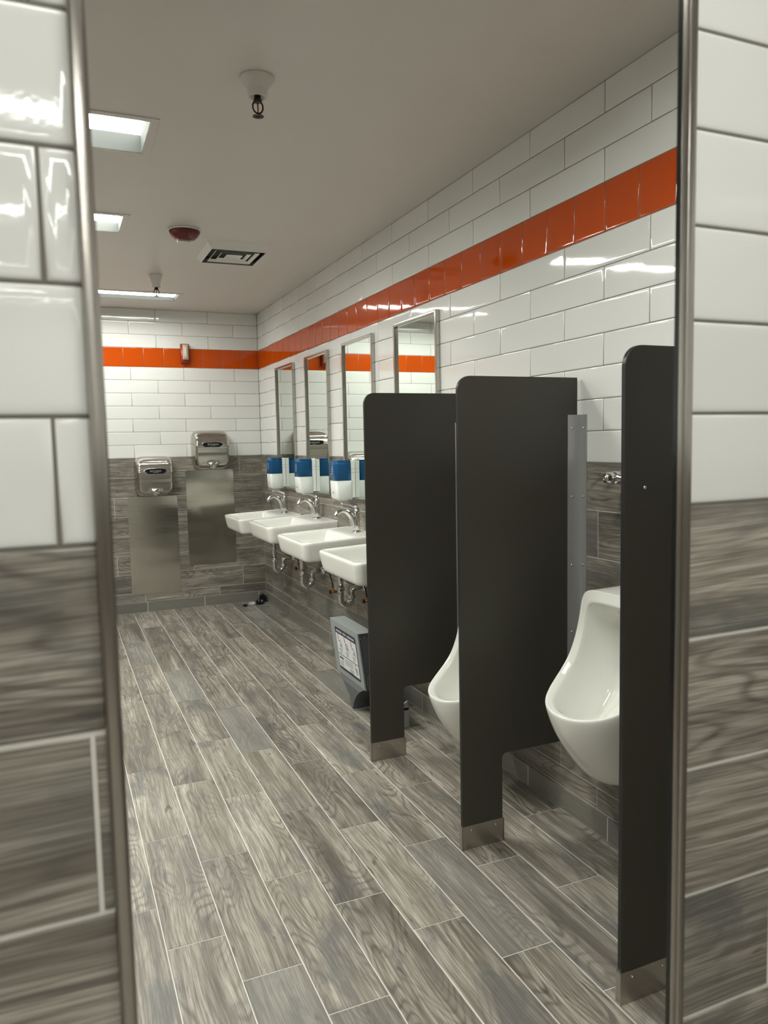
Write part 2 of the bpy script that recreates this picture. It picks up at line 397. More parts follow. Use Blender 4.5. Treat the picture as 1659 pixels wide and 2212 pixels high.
# base tiles
bb = tag(bpy.data.objects.new('baseboard_right', None), 'low grey tile base along the foot of the right wall', 'baseboard', kind='structure'); C.objects.link(bb)
def base(parent, u0, u1, ph, L, frame):
    lay(parent, 'base_tile', M['base_tile'], u0, u1, [(0, .0815, ph)], L, .003, .001, frame, lip=False)
FRb = (lambda u, v, e: Vector((W-.008, u, v)), FR[1]); FBb = (lambda u, v, e: Vector((u, D-.008, v)), FB[1])
base(bb, NEAR+.02, D-.008, 1.93, .46, FRb)
MB().box(W-.0075, W, NEAR+.02, D, 0, .0805).build('base_core', [M['grout_light']], bb)
bk = tag(bpy.data.objects.new('baseboard_back', None), 'low grey tile base along the foot of the far wall', 'baseboard', kind='structure'); C.objects.link(bk)
base(bk, LEFT, W-.008, .6265, .459, FBb)
MB().box(LEFT, W, D-.0075, D, 0, .0805).build('base_core', [M['grout_light']], bk)

bf = tag(bpy.data.objects.new('baseboard_front', None), 'low grey tile base under the foreground mirror wall, below the frame of the photo', 'baseboard', kind='structure'); C.objects.link(bf)
base(bf, -.8, W, .2, .459, (lambda u, v, e: Vector((u, NEAR-.008, v)), FN[1]))
MB().box(-.8, W, NEAR-.0075, NEAR, 0, .0805).build('base_core', [M['grout_light']], bf)

# ------------------------------------------------------------------ ceiling lights
LENS_K = [1.25, 2.0, .88, 1.12, 1.25, 1.4, 1.0, .70]
LL = ['recessed ceiling light nearest the viewer at the top left', 'recessed ceiling light seen as a small panel, second from the front', 'recessed ceiling light nearest the far wall, seen as a thin bright strip', 'added ceiling light just beyond the mirror wall, unseen, brightening the urinals',
      'ceiling light over the photographer, first behind the mirror wall, out of frame', 'ceiling light behind the photographer, second from the mirror wall, out of frame', 'ceiling light at the rear of the room behind the photographer, out of frame', 'added ceiling light right over the photographer, unseen, brightening the mirror wall']
for i, (a, b, c, d) in enumerate(LIGHTS):
    t = thing('ceiling_light', ((a+b)/2, (c+d)/2, H), LL[i], 'ceiling light', 'recessed ceiling lights')
    lm = M['lens'].copy(); lm.node_tree.nodes['Principled BSDF'].inputs['Emission Strength'].default_value = LIGHT*LENS_K[i]
    hx, hy = (b-a)/2, (d-c)/2; q = .028
    mb = MB()
    for x0, x1, y0, y1 in ((-hx, hx, -hy, -hy+q), (-hx, hx, hy-q, hy), (-hx, -hx+q, -hy+q, hy-q), (hx-q, hx, -hy+q, hy-q)): mb.box(x0, x1, y0, y1, -.004, .0005)
    mb.build('trim_frame', [M['ceiling']], t, bevel=.0015)
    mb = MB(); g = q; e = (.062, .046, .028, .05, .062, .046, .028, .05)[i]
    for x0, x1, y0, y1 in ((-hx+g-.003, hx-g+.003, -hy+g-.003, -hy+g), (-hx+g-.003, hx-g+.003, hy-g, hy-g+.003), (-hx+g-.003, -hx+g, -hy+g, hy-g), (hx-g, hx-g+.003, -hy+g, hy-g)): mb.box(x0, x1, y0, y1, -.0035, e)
    mb.build('reflector_well', [M['well_dark']], t)
    MB().box(-hx+g, hx-g, -hy+g, hy-g, e, e+.006).build('lens', [lm], t)

# ------------------------------------------------------------------ sprinklers
def sprinkler(x, y, label, drop, r0, r1):
    t = thing('fire_sprinkler', (x, y, H), label, 'sprinkler', 'pendent fire sprinklers')
    mb = MB(); mb.lathe([(r0, 0), (r0, -.004), (r0*.93, -.012), (r1*1.15, -drop*.55), (r1, -drop*.66), (r1, -drop), (r1*.7, -drop-.001), (r1*.62, -drop+.004)], 28)
    mb.build('escutcheon', [M['ceiling']], t)
    z = -drop
    mb = MB(); mb.lathe([(.0085, z+.006), (.0085, z-.006), (.0105, z-.006), (.0105, z-.012), (.008, z-.013)], 12)
    for sgn in (-1, 1): mb.tube([(sgn*.008, 0, z-.010), (sgn*.0125, 0, z-.018), (sgn*.0125, 0, z-.027), (sgn*.009, 0, z-.034), (0, 0, z-.040)], .0021, 8)
    mb.lathe([(.003, z-.036), (.0035, z-.044)], 10)
    mb.build('frame_arms', [M['bronze']], t)
    MB().lathe([(.0012, z-.012), (.0018, z-.016), (.0018, z-.030), (.0012, z-.035)], 10).build('glass_bulb', [M['red_glass']], t)
    mb = MB()
    mb.lathe([(.005, z-.044), (.005, z-.0455)], 12)
    for k in range(10):
        a = 2*math.pi*k/10; m = Matrix.Rotation(a, 4, 'Z'); mb.box(.004, .0135, -.0028, .0028, z-.0458, z-.0444, mat=m)
    mb.build('deflector', [M['bronze']], t)
    for ch in t.children:
        if ch.name.split('.')[0] != 'escutcheon': ch.scale = (1.22, 1.22, 1.22); ch.location = (0, 0, .22*drop)
sprinkler(.615, 2.33, 'near fire sprinkler with a white cone hanging alone at the top middle of the ceiling', .056, .052, .030)
sprinkler(.650, 5.11, 'far fire sprinkler hanging in front of the light nearest the far wall', .080, .042, .026)

# ------------------------------------------------------------------ ceiling strobe (red)
t = thing('ceiling_alarm', (.662, 4.025, H), 'dark red round fire alarm strobe on the ceiling beside the square vent', 'fire alarm')
MB().lathe([(.078, 0), (.080, -.003), (.080, -.008), (.076, -.010)], 36).build('mounting_ring', [M['white_paint']], t)
MB().lathe([(.077, -.006), (.076, -.016), (.066, -.034), (.052, -.046), (.030, -.052), (.0, -.053)], 36).build('housing', [M['red_plastic']], t)
mb = MB(); mb.box(-.036, .030, -.011, .011, -.062, -.046); mb.build('strobe_lens', [M['clear']], t, bevel=.003)
for x in (-.037, .026): MB().box(x, x+.006, -.0115, .0115, -.064, -.046).build('lens_clip', [M['white_paint']], t, bevel=.001)

# ------------------------------------------------------------------ air diffuser
t = thing('air_vent', (.985, 4.385, H), 'white square air vent with stepped louvers on the ceiling', 'vent')
def frustum(mb, h0, z0, h1, z1, th=.0022):
    def sq(h, z): return [(-h[0], -h[1], z), (h[0], -h[1], z), (h[0], h[1], z), (-h[0], h[1], z)]
    mb.loft([sq(h0, z0), sq(h1, z1), sq((h1[0]-th, h1[1]-th), z1), sq((h0[0]-th, h0[1]-th), z0+th)], False, False, smooth=False)
mb = MB(); frustum(mb, (.178, .193), 0, (.150, .163), -.034); mb.build('outer_frame', [M['white_paint']], t)
for k in range(1, 4):
    a = .160-.038*k; b = .173-.041*k
    mb = MB(); frustum(mb, (a-.013, b-.014), -.0225, (a, b), -.0340+.0012*k, .0018)
    if k == 3: mb.box(-a+.012, a-.012, -b+.012, b-.012, -.024, -.0225)
    mb.build('louver', [M['white_paint']], t)
MB().box(-.176, .176, -.19, .19, -.003, -.0005).build('duct_shade', [M['black']], t)  # black sheet put in for the shade inside the duct

# ------------------------------------------------------------------ hand dryers
def text_mesh(body, size, mirrored=True, ext=.0003):
    cu = bpy.data.curves.new('txt', 'FONT'); cu.body = body; cu.size = size; cu.align_x = 'CENTER'; cu.align_y = 'CENTER'; cu.extrude = ext
    cu.resolution_u = 3
    o = bpy.data.objects.new('txt', cu); C.objects.link(o); bpy.context.view_layer.update()
    dg = bpy.context.evaluated_depsgraph_get(); me = bpy.data.meshes.new_from_object(o.evaluated_get(dg))
    bpy.data.objects.remove(o)
    if mirrored:
        me.transform(Matrix.Scale(-1, 4, (1, 0, 0))); me.flip_normals()
    return me
def add_mesh(name, me, mat, parent, mtx):
    me.materials.clear(); me.materials.append(mat); me.transform(mtx); me.name = name
    o = bpy.data.objects.new(name, me); C.objects.link(o); o.parent = parent; return o
def sstep(a, b, x):
    t = min(1, max(0, (x-a)/(b-a))); return t*t*(3-2*t)
def dryer():
    t = thing('hand_dryer', (0, 0, 0), 'd', 'hand dryer', 'brushed steel hand dryers on the far wall')
    hw, hh = .149, .157; nx, nz = 36, 40
    prof = [(0, .132), (.04, .140), (.12, .150), (.40, .156), (.555, .160), (.60, .172), (.64, .163), (.70, .160), (.80, .152), (.87, .130), (.93, .112), (1, .098)]
    def depth(v):
        for (a, d0), (b, d1) in zip(prof, prof[1:]):
            if v <= b: k = (v-a)/(b-a); return d0+(d1-d0)*k*k*(3-2*k)
        return prof[-1][1]
    mb = MB(); V = []; Fc = []
    for j in range(nz+1):
        for i in range(nx+1):
            u = -1+2*i/nx; v = -1+2*j/nz
            # square -> superellipse-ish outline
            r = max(abs(u), abs(v)); 
            if r > 0:
                L = (abs(u)**5.5+abs(v)**5.5)**(1/5.5); k = r/L
            else: k = 1
            x, z = u*k*hw, v*k*hh
            e = r
            wx_ = 1-.035*(1-(z+hh)/(2*hh))*0
            d = depth((z+hh)/(2*hh))*(1-max(0, (e-.80)/.20)**3.0*.55)
            b = math.exp(-((x/.036)**4+((z+hh-.022)/.034)**4)); d += .012*b
            V.append((x*wx_, -d, z))
    for j in range(nz):
        for i in range(nx): a = j*(nx+1)+i; Fc.append((a, a+1, a+nx+2, a+nx+1))
    mb.add(V, Fc, 0, True)
    ring = [j for j in range(nx+1)]+[(j+1)*(nx+1)+nx for j in range(nz)]+[nz*(nx+1)+i for i in range(nx-1, -1, -1)]+[j*(nx+1) for j in range(nz-1, 0, -1)]
    R0 = [V[i] for i in ring]; R1 = [(x*1.0, -.006, z*1.0) for x, y, z in R0]
    mb.loft([R0, [(x*1.01, y*.55, z*1.01) for x, y, z in R0], [(x, -.0005, z) for x, y, z in R1]], False, False)
    mb.build('cover', [M['steel']], t)
    # badge
    zc = -hh+.612*2*hh+.004
    out = [(1.12*x, 1.08*z) for x, z in [(-.080, .006), (-.066, .019), (-.03, .0225), (.03, .0225), (.066, .019), (.080, .006), (.072, -.008), (.055, -.0205), (-.055, -.0205), (-.072, -.008)]]
    mb = MB(); mb.prism(out, -.174, -.160); mb.build('badge_surround', [M['chrome']], t, loc=(0, 0, zc), bevel=.002)
    mb = MB(); mb.prism([(x*.90, z*.78) for x, z in out], -.1752, -.172); bd = mb.build('badge', [M['badge']], t, loc=(0, 0, zc))
    add_mesh('lettering', text_mesh('XLERATOR', .0175), M['badge_text'], bd, Matrix.Translation((0, -.1756, .002)) @ Matrix.Rotation(math.pi/2, 4, 'X'))
    add_mesh('lettering', text_mesh('HAND DRYER', .0062), M['badge_text'], bd, Matrix.Translation((0, -.1756, -.0095)) @ Matrix.Rotation(math.pi/2, 4, 'X'))
    # nozzle with emblem
    mb = MB(); mb.lathe([(.030, -.140), (.030, -.157), (.026, -.162), (.020, -.163)], 28, 'y'); nz_ = mb.build('nozzle', [M['steel']], t, loc=(0, 0, -hh+.028))
    mb = MB(); mb.lathe([(.0115, -.1655), (.0115, -.1662), (.0085, -.1662), (.0085, -.1655)], 20, 'y', cap=False)
    mb.box(-.004, .004, -.1666, -.1655, -.003, .003); mb.prism([(-.011, -.004), (.0, -.016), (.011, -.004), (.008, -.004), (0, -.012), (-.008, -.004)], -.1666, -.1655)
    mb.build('emblem', [M['badge_text']], nz_)
    for x, z in ((-.118, -.105), (.118, -.105)): MB().lathe([(.0028, -.142), (.0028, -.1475), (.0012, -.149)], 10, 'y', c=(x, 0, z)).build('screw', [M['chrome']], t)
    return t
d0 = dryer(); d0.location = (1.173, D, 1.299); d0['label'] = 'hand dryer mounted higher, nearer the corner, right of the other dryer'
copy_tree(d0, (.718, D, 1.100), 'hand dryer mounted lower, left of the other one and next to the mirror frame')
# splash plates
def plate(x0, x1, z0, z1, label):
    t = thing('wall_plate', ((x0+x1)/2, D, z0), label, 'steel plate', 'steel splash plates under the hand dryers')
    hw, hh = (x1-x0)/2, (z1-z0)/2
    mb = MB(); mb.prism([(x, z+hh) for x, z in rrect(hw, hh, .016)], -.003, 0); mb.build('plate_sheet', [M['plate_steel']], t)
plate(.512, .898, .147, .934, 'steel splash plate under the lower hand dryer, nearly reaching the base tiles')
plate(.973, 1.363, .351, 1.135, 'steel splash plate under the higher hand dryer, partly behind the far sink')
# wall strobe
t = thing('wall_alarm', (1.006, D, 2.074), 'red fire alarm with a cream strobe on the orange stripe of the far wall', 'fire alarm')
mb = MB(); mb.loft([[(x*s_, y, z*s_) for x, z in rrect(.034, .076, .006)] for s_, y in ((1, 0), (1, -.030), (.94, -.038))]); mb.build('back_box', [M['red_alarm']], t)
mb = MB(); mb.loft([[(x*a+.002, y, z*b+.008) for x, z in rrect(.023, .060, .004)] for a, b, y in ((1, 1, -.036), (1, 1, -.050), (.55, .82, -.064))]); mb.build('strobe_lens', [M['cream_lens']], t)
mb = MB(); mb.box(-.006, .006, -.0665, -.060, -.030, .045); mb.build('flash_tube', [M['litter_light']], t, bevel=.002)

# ------------------------------------------------------------------ the tall mirror's frame (foreground) and the small wall mirrors
t = thing('mirror_frame', ((MX0+MX1)/2, NEAR, MZ0), 'blurred brushed steel frame of the tall foreground mirror that shows the room', 'mirror frame')
cx = (MX0+MX1)/2; hw = (MX1-MX0)/2; FH = MZ1-MZ0; fw = .0138
def rail_profile(w_): # cross-section across the rail: (u outward->inward 0..w, y)
    pr = [(0, .007), (0, -.0065), (.0012, -.0092), (.0035, -.0105), (w_-.0045, -.0105), (w_-.0015, -.0092), (w_, -.0060), (w_, .0000), (w_-.004, .0000), (w_-.004, .007)]
    return pr
def rail(name, pA, pB, inward):
    mb = MB(); L = []
    for q, mit in ((pA, 1), (pB, -1)):
        along = (Vector(pB)-Vector(pA)).normalized()
        L.append([tuple(Vector(q)+inward*u+Vector((0, y, 0))+along*u*mit) for u, y in rail_profile(fw)])
    mb.loft(L, True, True, smooth=False); mb.build(name, [M['frame_steel']], t, bevel=.0008)
rail('side_rail', (-hw, 0, 0), (-hw, 0, FH), Vector((1, 0, 0))); rail('side_rail', (hw, 0, 0), (hw, 0, FH), Vector((-1, 0, 0)))
rail('top_rail', (-hw, 0, FH), (hw, 0, FH), Vector((0, 0, -1))); rail('bottom_rail', (-hw, 0, 0), (hw, 0, 0), Vector((0, 0, 1)))
mb = MB(); i0, i1 = fw-.0002, fw-.0036
for x0, x1, z0, z1 in ((-hw+i1, -hw+i0, i1, FH-i1), (hw-i0, hw-i1, i1, FH-i1), (-hw+i0, hw-i0, i1, i0), (-hw+i0, hw-i0, FH-i0, FH-i1)): mb.box(x0, x1, .0001, .0068, z0, z1)
mb.build('painted_gap_strip', [M['gap_reflection']], t)  # dark strip painted in for the reflected gap between frame and glass
def small_mirror(y0, y1):
    z0, z1 = .992, 1.912
    t = thing('wall_mirror', (W, (y0+y1)/2, z0), 'm', 'mirror', 'framed mirrors above the sinks')
    hw = (y1-y0)/2; hh = z1-z0; q = .016
    MB().box(-.009, -.004, -hw+.006, hw-.006, .006, hh-.006).build('glass', [M['mirror']], t)
    for nm, a, b in (('side_rail', (-hw, 0), (-hw, hh)), ('side_rail', (hw, 0), (hw, hh)), ('top_rail', (-hw, hh), (hw, hh)), ('bottom_rail', (-hw, 0), (hw, 0))):
        if nm == 'side_rail': 
            s_ = 1 if a[0] < 0 else -1; mb = MB(); mb.add([(x, yy, zz) for x in (-.021, -.0005) for yy, zz in ((a[0], 0), (a[0]+s_*q, q), (a[0]+s_*q, hh-q), (a[0], hh))], [(0, 1, 2, 3), (4, 7, 6, 5), (0, 4, 5, 1), (1, 5, 6, 2), (2, 6, 7, 3), (3, 7, 4, 0)])
        else:
            s_ = 1 if a[1] == 0 else -1; mb = MB(); mb.add([(x, yy, zz) for x in (-.021, -.0005) for yy, zz in ((-hw, a[1]), (-hw+q, a[1]+s_*q), (hw-q, a[1]+s_*q), (hw, a[1]))], [(0, 1, 2, 3), (4, 7, 6, 5), (0, 4, 5, 1), (1, 5, 6, 2), (2, 6, 7, 3), (3, 7, 4, 0)])
        mb.build(nm, [M['steel']], t, bevel=.002)
    return t
MY = [(3.082, 3.553), (3.838, 4.312), (4.575, 5.045), (5.322, 5.800)]
ML = ['framed wall mirror nearest the urinals, largest of the four in view', 'framed wall mirror second from the urinals, its lower corner behind the farthest partition', 'framed wall mirror third from the urinals, reflecting a hand dryer', 'framed wall mirror nearest the far corner, narrowest of the four in view']
m0 = small_mirror(*MY[0]); m0['label'] = ML[0]
for (a, b), l in zip(MY[1:], ML[1:]): copy_tree(m0, (W, (a+b)/2, .992), l)

# ------------------------------------------------------------------ soap dispensers fixed to the mirrors
def dispenser():
    t = thing('soap_dispenser', (0, 0, 0), 's', 'soap dispenser', 'blue and white soap dispensers')   # origin: mirror plane, bottom centre
    hy = .058; m = 5
    def sec(x0, x1, hy_, r, z):   # D section from wall (x=0) outwards (-x)
        P = []
        for c0, c1, a0 in ((-x1+r, hy_-r, 90), (-x1+r, -hy_+r, 180)):
            for i in range(m+1):
                a = math.radians(a0+90*i/m); P.append((c0+r*math.cos(a), c1+r*math.sin(a), z))
        return [(-x0, hy_, z)]+P+[(-x0, -hy_, z)]
    MB().box(-.026, 0, -hy, hy, .012, .228).build('back_plate', [M['disp_white']], t, bevel=.003)
    mb = MB(); mb.loft([sec(.020, .098, hy*.90, .016, 0.0), sec(.020, .109, hy*.97, .018, .004), sec(.020, .116, hy, .019, .016), sec(.020, .121, hy, .020, .112)]); mb.build('lower_cover', [M['disp_white']], t)
    mb = MB(); mb.loft([sec(.030, .121, hy, .020, .112), sec(.030, .120, hy, .020, .212), sec(.030, .116, hy*.98, .020, .225), sec(.030, .106, hy*.92, .020, .231)]); mb.build('upper_cover', [M['disp_blue']], t)
    mb = MB(); mb.box(-.104, -.040, -hy+.014, hy-.014, .113, .212); mb.build('refill', [M['disp_inner']], t, bevel=.006)
    mb = MB(); mb.box(-.0265, -.005, -hy-.0006, -hy+.001, .158, .160); mb.box(-.0265, -.005, -hy-.0006, -hy+.001, .178, .180); mb.build('hinge_line', [M['disp_grey']], t)
    mb = MB()
    for k in range(3): mb.box(-.1196+.0002*k, -.1186, -.012+.008*k, -.006+.008*k, .040, .048-.001*k)
    mb.build('small_logo', [M['disp_grey']], t)
    mb = MB()
    for k in range(4): mb.box(-.1215, -.1203, -.008, .012-.004*(k % 2), .150+.012*k, .156+.012*k)
    mb.build('side_print', [M['decal_text']], t)
    MB().lathe([(.006, .002), (.005, -.004), (.0035, -.008)], 10, 'z', c=(-.075, 0, 0)).build('spout', [M['disp_grey']], t)
    return t
s0 = dispenser(); XD = W-.0095
DY = [4.148, 4.876, 5.607]; DZ = .998
s0.location = (XD, DY[0]+.058, DZ); s0['label'] = 'blue and white soap dispenser nearest the urinal partitions'
copy_tree(s0, (XD, DY[1]+.058, DZ), 'blue and white soap dispenser in the middle of the row')
copy_tree(s0, (XD, DY[2]+.058, DZ), 'blue and white soap dispenser nearest the far corner')

# ------------------------------------------------------------------ sinks
def sink():
    t = thing('wall_sink', (0, 0, 0), 's', 'sink', 'white wall-hung sinks')    # origin: wall, centre, front rim height ; -x outwards
    Dp, hw = .455, .262
    def outl(x0, x1, h, r, zf, m=6, rb=None):    # x0 near wall, x1 front
        rb = r if rb is None else rb; P = []
        for cx_, cy_, rr, a0 in ((-x0-rb, h-rb, rb, 0), (-x1+r, h-r, r, 90), (-x1+r, -h+r, r, 180), (-x0-rb, -h+rb, rb, 270)):
            for i in range(m+1):
                a = math.radians(a0+90*i/m); x, y = cx_+rr*math.cos(a), cy_+rr*math.sin(a); P.append((x, y, zf(x, y)))
        return P
    rim = lambda dz: (lambda x, y: .020*(1+x/Dp)+dz)           # rises towards the wall
    fl_ = lambda z: (lambda x, y: z)
    und = lambda zf, zb: (lambda x, y: zf+(zb-zf)*(1+x/Dp)-.010*(1-(y/hw)**2)*max(0, -x/Dp))
    mb = MB()
    bow = lambda z0: (lambda x, y: z0-.012*(1-(y/hw)**2)*max(0, -x/Dp-.4)/.6)
    Ls = [outl(0.002, .20, .10, .04, fl_(-.104), rb=.01), outl(0.001, .40, .20, .03, bow(-.1035), rb=.006), outl(0, Dp-.034, hw-.028, .030, bow(-.1025), rb=.005), outl(0, Dp-.024, hw-.020, .034, bow(-.099), rb=.005),
          outl(0, Dp-.017, hw-.014, .038, bow(-.090), rb=.005), outl(0, Dp-.012, hw-.010, .040, bow(-.074), rb=.005), outl(0, Dp-.002, hw, .042, rim(-.022), rb=.005), outl(0, Dp, hw, .042, rim(-.009), rb=.005), outl(0, Dp-.003, hw-.003, .040, rim(-.002), rb=.005), outl(.002, Dp-.009, hw-.009, .036, rim(0), rb=.006),
          outl(.012, Dp-.020, hw-.020, .030, rim(-.0005), rb=.012), outl(.022, Dp-.026, hw-.026, .026, rim(-.003), rb=.012)]
    deck = lambda dz: (lambda x, y: .020*(1+x/Dp)+dz)
    Ls += [outl(.135, Dp-.030, hw-.030, .024, deck(-.005), rb=.022), outl(.145, Dp-.036, hw-.036, .024, deck(-.014), rb=.024), outl(.152, Dp-.046, hw-.046, .026, fl_(-.060), rb=.03), outl(.165, Dp-.066, hw-.062, .032, fl_(-.088), rb=.035), outl(.20, Dp-.13, hw-.14, .04, fl_(-.098), rb=.04)]
    mb.loft(Ls); o = mb.build('basin', [M['porcelain']], t, sub=1)
    MB().lathe([(.021, -.0975), (.021, -.0945), (.016, -.094), (.012, -.0965)], 20, c=(-.27, 0, 0)).build('drain', [M['chrome']], t)
    MB().lathe([(.006, 0), (.006, .002)], 12, 'x', c=(-.1535, .03, -.036)).build('overflow_hole', [M['black']], t)
    return t
SY = [(5.535, .808), (4.752, .828), (4.045, .809), (3.283, .809)]
SL = ['white wall-hung sink farthest away, by the far corner', 'white wall-hung sink second from the far corner', 'white wall-hung sink third from the far corner, under the nearest dispenser', 'white wall-hung sink nearest the viewer, half hidden by the farthest partition']
k0 = sink(); k0.location = (W, *SY[0]); k0['label'] = SL[0]
for (y, z), l in zip(SY[1:], SL[1:]): copy_tree(k0, (W, y, z), l)
def faucet():
    t = thing('faucet', (0, 0, 0), 'f', 'faucet', 'chrome arc faucets on the sinks')   # origin on deck, body axis at x=0
    MB().loft([[(x, y, z) for x, y in rrect(a, b, min(a, b)*.98)] for a, b, z in ((.027, .027, -.004), (.027, .027, .002), (.024, .024, .005))]).build('base_ring', [M['chrome']], t)
    mb = MB(); mb.loft([[(x*sx+ox, y*sx, z) for x, y in rrect(1, 1, .97)] for sx, ox, z in ((.0215, 0, .003), (.0200, .001, .04), (.0185, .002, .09), (.0165, .004, .118), (.0150, .006, .130), (.010, .008, .137))]); mb.build('body', [M['chrome']], t)
    pts = []; rr = []
    for k in range(17):
        u = k/16; a = math.radians(5+168*u)
        pts.append((-.052-.062*-math.cos(a)*1.0-.010*u, 0, .055+.068*math.sin(a)-.0*u)); rr.append(.0165-.0045*u)
    pts = [(-.012, 0, .030)]+pts[1:]+[(pts[-1][0]-.004, 0, pts[-1][2]-.012)]; rr = [.016]+rr[1:]+[.0118]
    pts = [(-.014, 0, .035), (-.018, 0, .060), (-.028, 0, .088), (-.044, 0, .110), (-.062, 0, .123), (-.082, 0, .128), (-.102, 0, .122), (-.118, 0, .108), (-.127, 0, .092)]
    rr = [.0175, .0170, .0160, .0150, .0140, .0130, .0122, .0118, .0116]
    fine = []; fr = []
    for i in range(len(pts)-1):
        p0, p1, p2, p3 = [Vector(pts[max(0, min(len(pts)-1, i+q))]) for q in (-1, 0, 1, 2)]
        for q in range(4):
            u = q/4; fine.append(.5*((2*p1)+(-p0+p2)*u+(2*p0-5*p1+4*p2-p3)*u*u+(-p0+3*p1-3*p2+p3)*u**3)); fr.append(rr[i]+(rr[i+1]-rr[i])*u)
    fine.append(Vector(pts[-1])); fr.append(rr[-1])
    MB().tube(fine, fr, 18).build('spout', [M['chrome']], t)
    mb = MB(); mb.tube([(.004, 0, .134), (-.002, 0, .142), (-.018, 0, .150), (-.038, 0, .158), (-.060, 0, .164), (-.086, 0, .167), (-.090, 0, .167)], [.012, .0115, .0085, .0065, .0055, .0058, .002], 12, flat=.75)
    mb.build('lever', [M['chrome']], t)
    return t
f0 = faucet(); FX = 1.552
FL = ['chrome faucet on the sink farthest away, by the far corner', 'chrome faucet on the sink second from the far corner', 'chrome faucet on the third sink, beside the farthest partition', 'chrome faucet on the sink nearest the viewer, hidden behind the farthest partition']
f0.location = (FX, 5.50, SY[0][1]+.0125); f0['label'] = FL[0]
for (y, z), l in zip([(4.74, SY[1][1]+.0125), (4.025, SY[2][1]+.0125), (3.26, SY[3][1]+.0125)], FL[1:]): copy_tree(f0, (FX, y, z), l)
def trap():
    t = thing('drain_trap', (0, 0, 0), 't', 'pipe', 'chrome traps under the sinks')   # origin wall, centre y, floor-height z=arm height
    r = .0175; x0 = -.150; z0 = -.075; R_ = .033
    MB().lathe([(.0165, -.005), (.0165, .185)], 16, 'z', c=(x0, 0, 0)).build('tailpiece', [M['chrome']], t)
    pts = [(x0, 0, .0)]+[(x0, 0, -.03)]+[(x0+R_-R_*math.cos(a), 0, z0+.012-R_*math.sin(a)) for a in [math.pi*k/12 for k in range(13)]]+[(x0+2*R_, 0, -.045)]
    MB().tube(pts, r, 16).build('u_bend', [M['chrome']], t)
    x1 = x0+2*R_; q = .034
    pts = [(x1, 0, -.050)]+[(x1+q-q*math.cos(a), 0, -.036+q*math.sin(a)) for a in [math.pi/2*k/8 for k in range(9)]]+[(-.001, 0, -.002)]
    MB().tube(pts, .0165, 16).build('trap_arm', [M['chrome']], t)
    for z in (-.002, ): MB().lathe([(.018, z-.012), (.0235, z-.010), (.0235, z+.010), (.018, z+.012)], 12, 'z', c=(x0, 0, 0), smooth=False).build('slip_nut', [M['chrome']], t)
    MB().lathe([(.018, -.062), (.0240, -.060), (.0240, -.044), (.018, -.042)], 12, 'z', c=(x1, 0, 0), smooth=False).build('slip_nut', [M['chrome']], t)
    MB().lathe([(.030, 0), (.030, -.003), (.024, -.010), (.019, -.022)], 24, 'x', c=(0, 0, -.002)).build('wall_flange', [M['chrome']], t)
    MB().lathe([(.009, -.118), (.009, -.108)], 6, 'z', c=(x0+R_, 0, 0), smooth=False).build('cleanout_plug', [M['chrome']], t)
    return t
t0 = trap(); TL = ['chrome drain trap under the sink farthest away', 'chrome drain trap under the second sink from the far corner', 'chrome drain trap under the third sink, just above the grey step stool', 'chrome drain trap under the nearest sink, hidden behind the farthest partition']
TZ = [.485, .485, .500, .500]; TYs = [5.50, 4.80, 4.06, 3.28]
t0.location = (W, TYs[0], TZ[0]); t0['label'] = TL[0]
for y, z, l in zip(TYs[1:], TZ[1:], TL[1:]): copy_tree(t0, (W, y, z), l)
def supply(y, z, label):
    t = thing('supply_valve', (W, y, z), label, 'valve', 'brass supply valves under the sinks')
    MB().lathe([(.018, 0), (.018, -.002), (.012, -.006)], 16, 'x').build('wall_flange', [M['brass']], t)
    mb = MB(); mb.lathe([(.007, -.002), (.007, -.030), (.011, -.030), (.011, -.052), (.007, -.054)], 14, 'x'); mb.lathe([(.008, -.004), (.008, .018), (.006, .022)], 12, 'z', c=(-.042, 0, 0)); mb.build('valve_body', [M['brass']], t)
    mb = MB(); mb.lathe([(.004, 0), (.013, -.004), (.013, -.012), (.006, -.015)], 8, 'x', c=(-.054, 0, 0), smooth=False); mb.build('handle', [M['rubber']], t)
    mb = MB(); mb.tube([(-.042, 0, .02), (-.044, .01, .06), (-.050, .03, .10), (-.062, .03, .15), (-.066, .01, .20), (-.064, -.02, .25)], .0042, 8); mb.build('supply_hose', [M['rubber']], t)
supply(4.50, .395, 'brass supply valve with a black hose between the second and third sinks'); supply(5.24, .440, 'brass supply valve between the first and second sinks from the far corner'); supply(3.93, .44, 'brass supply valve at the edge of the farthest partition under the third sink')
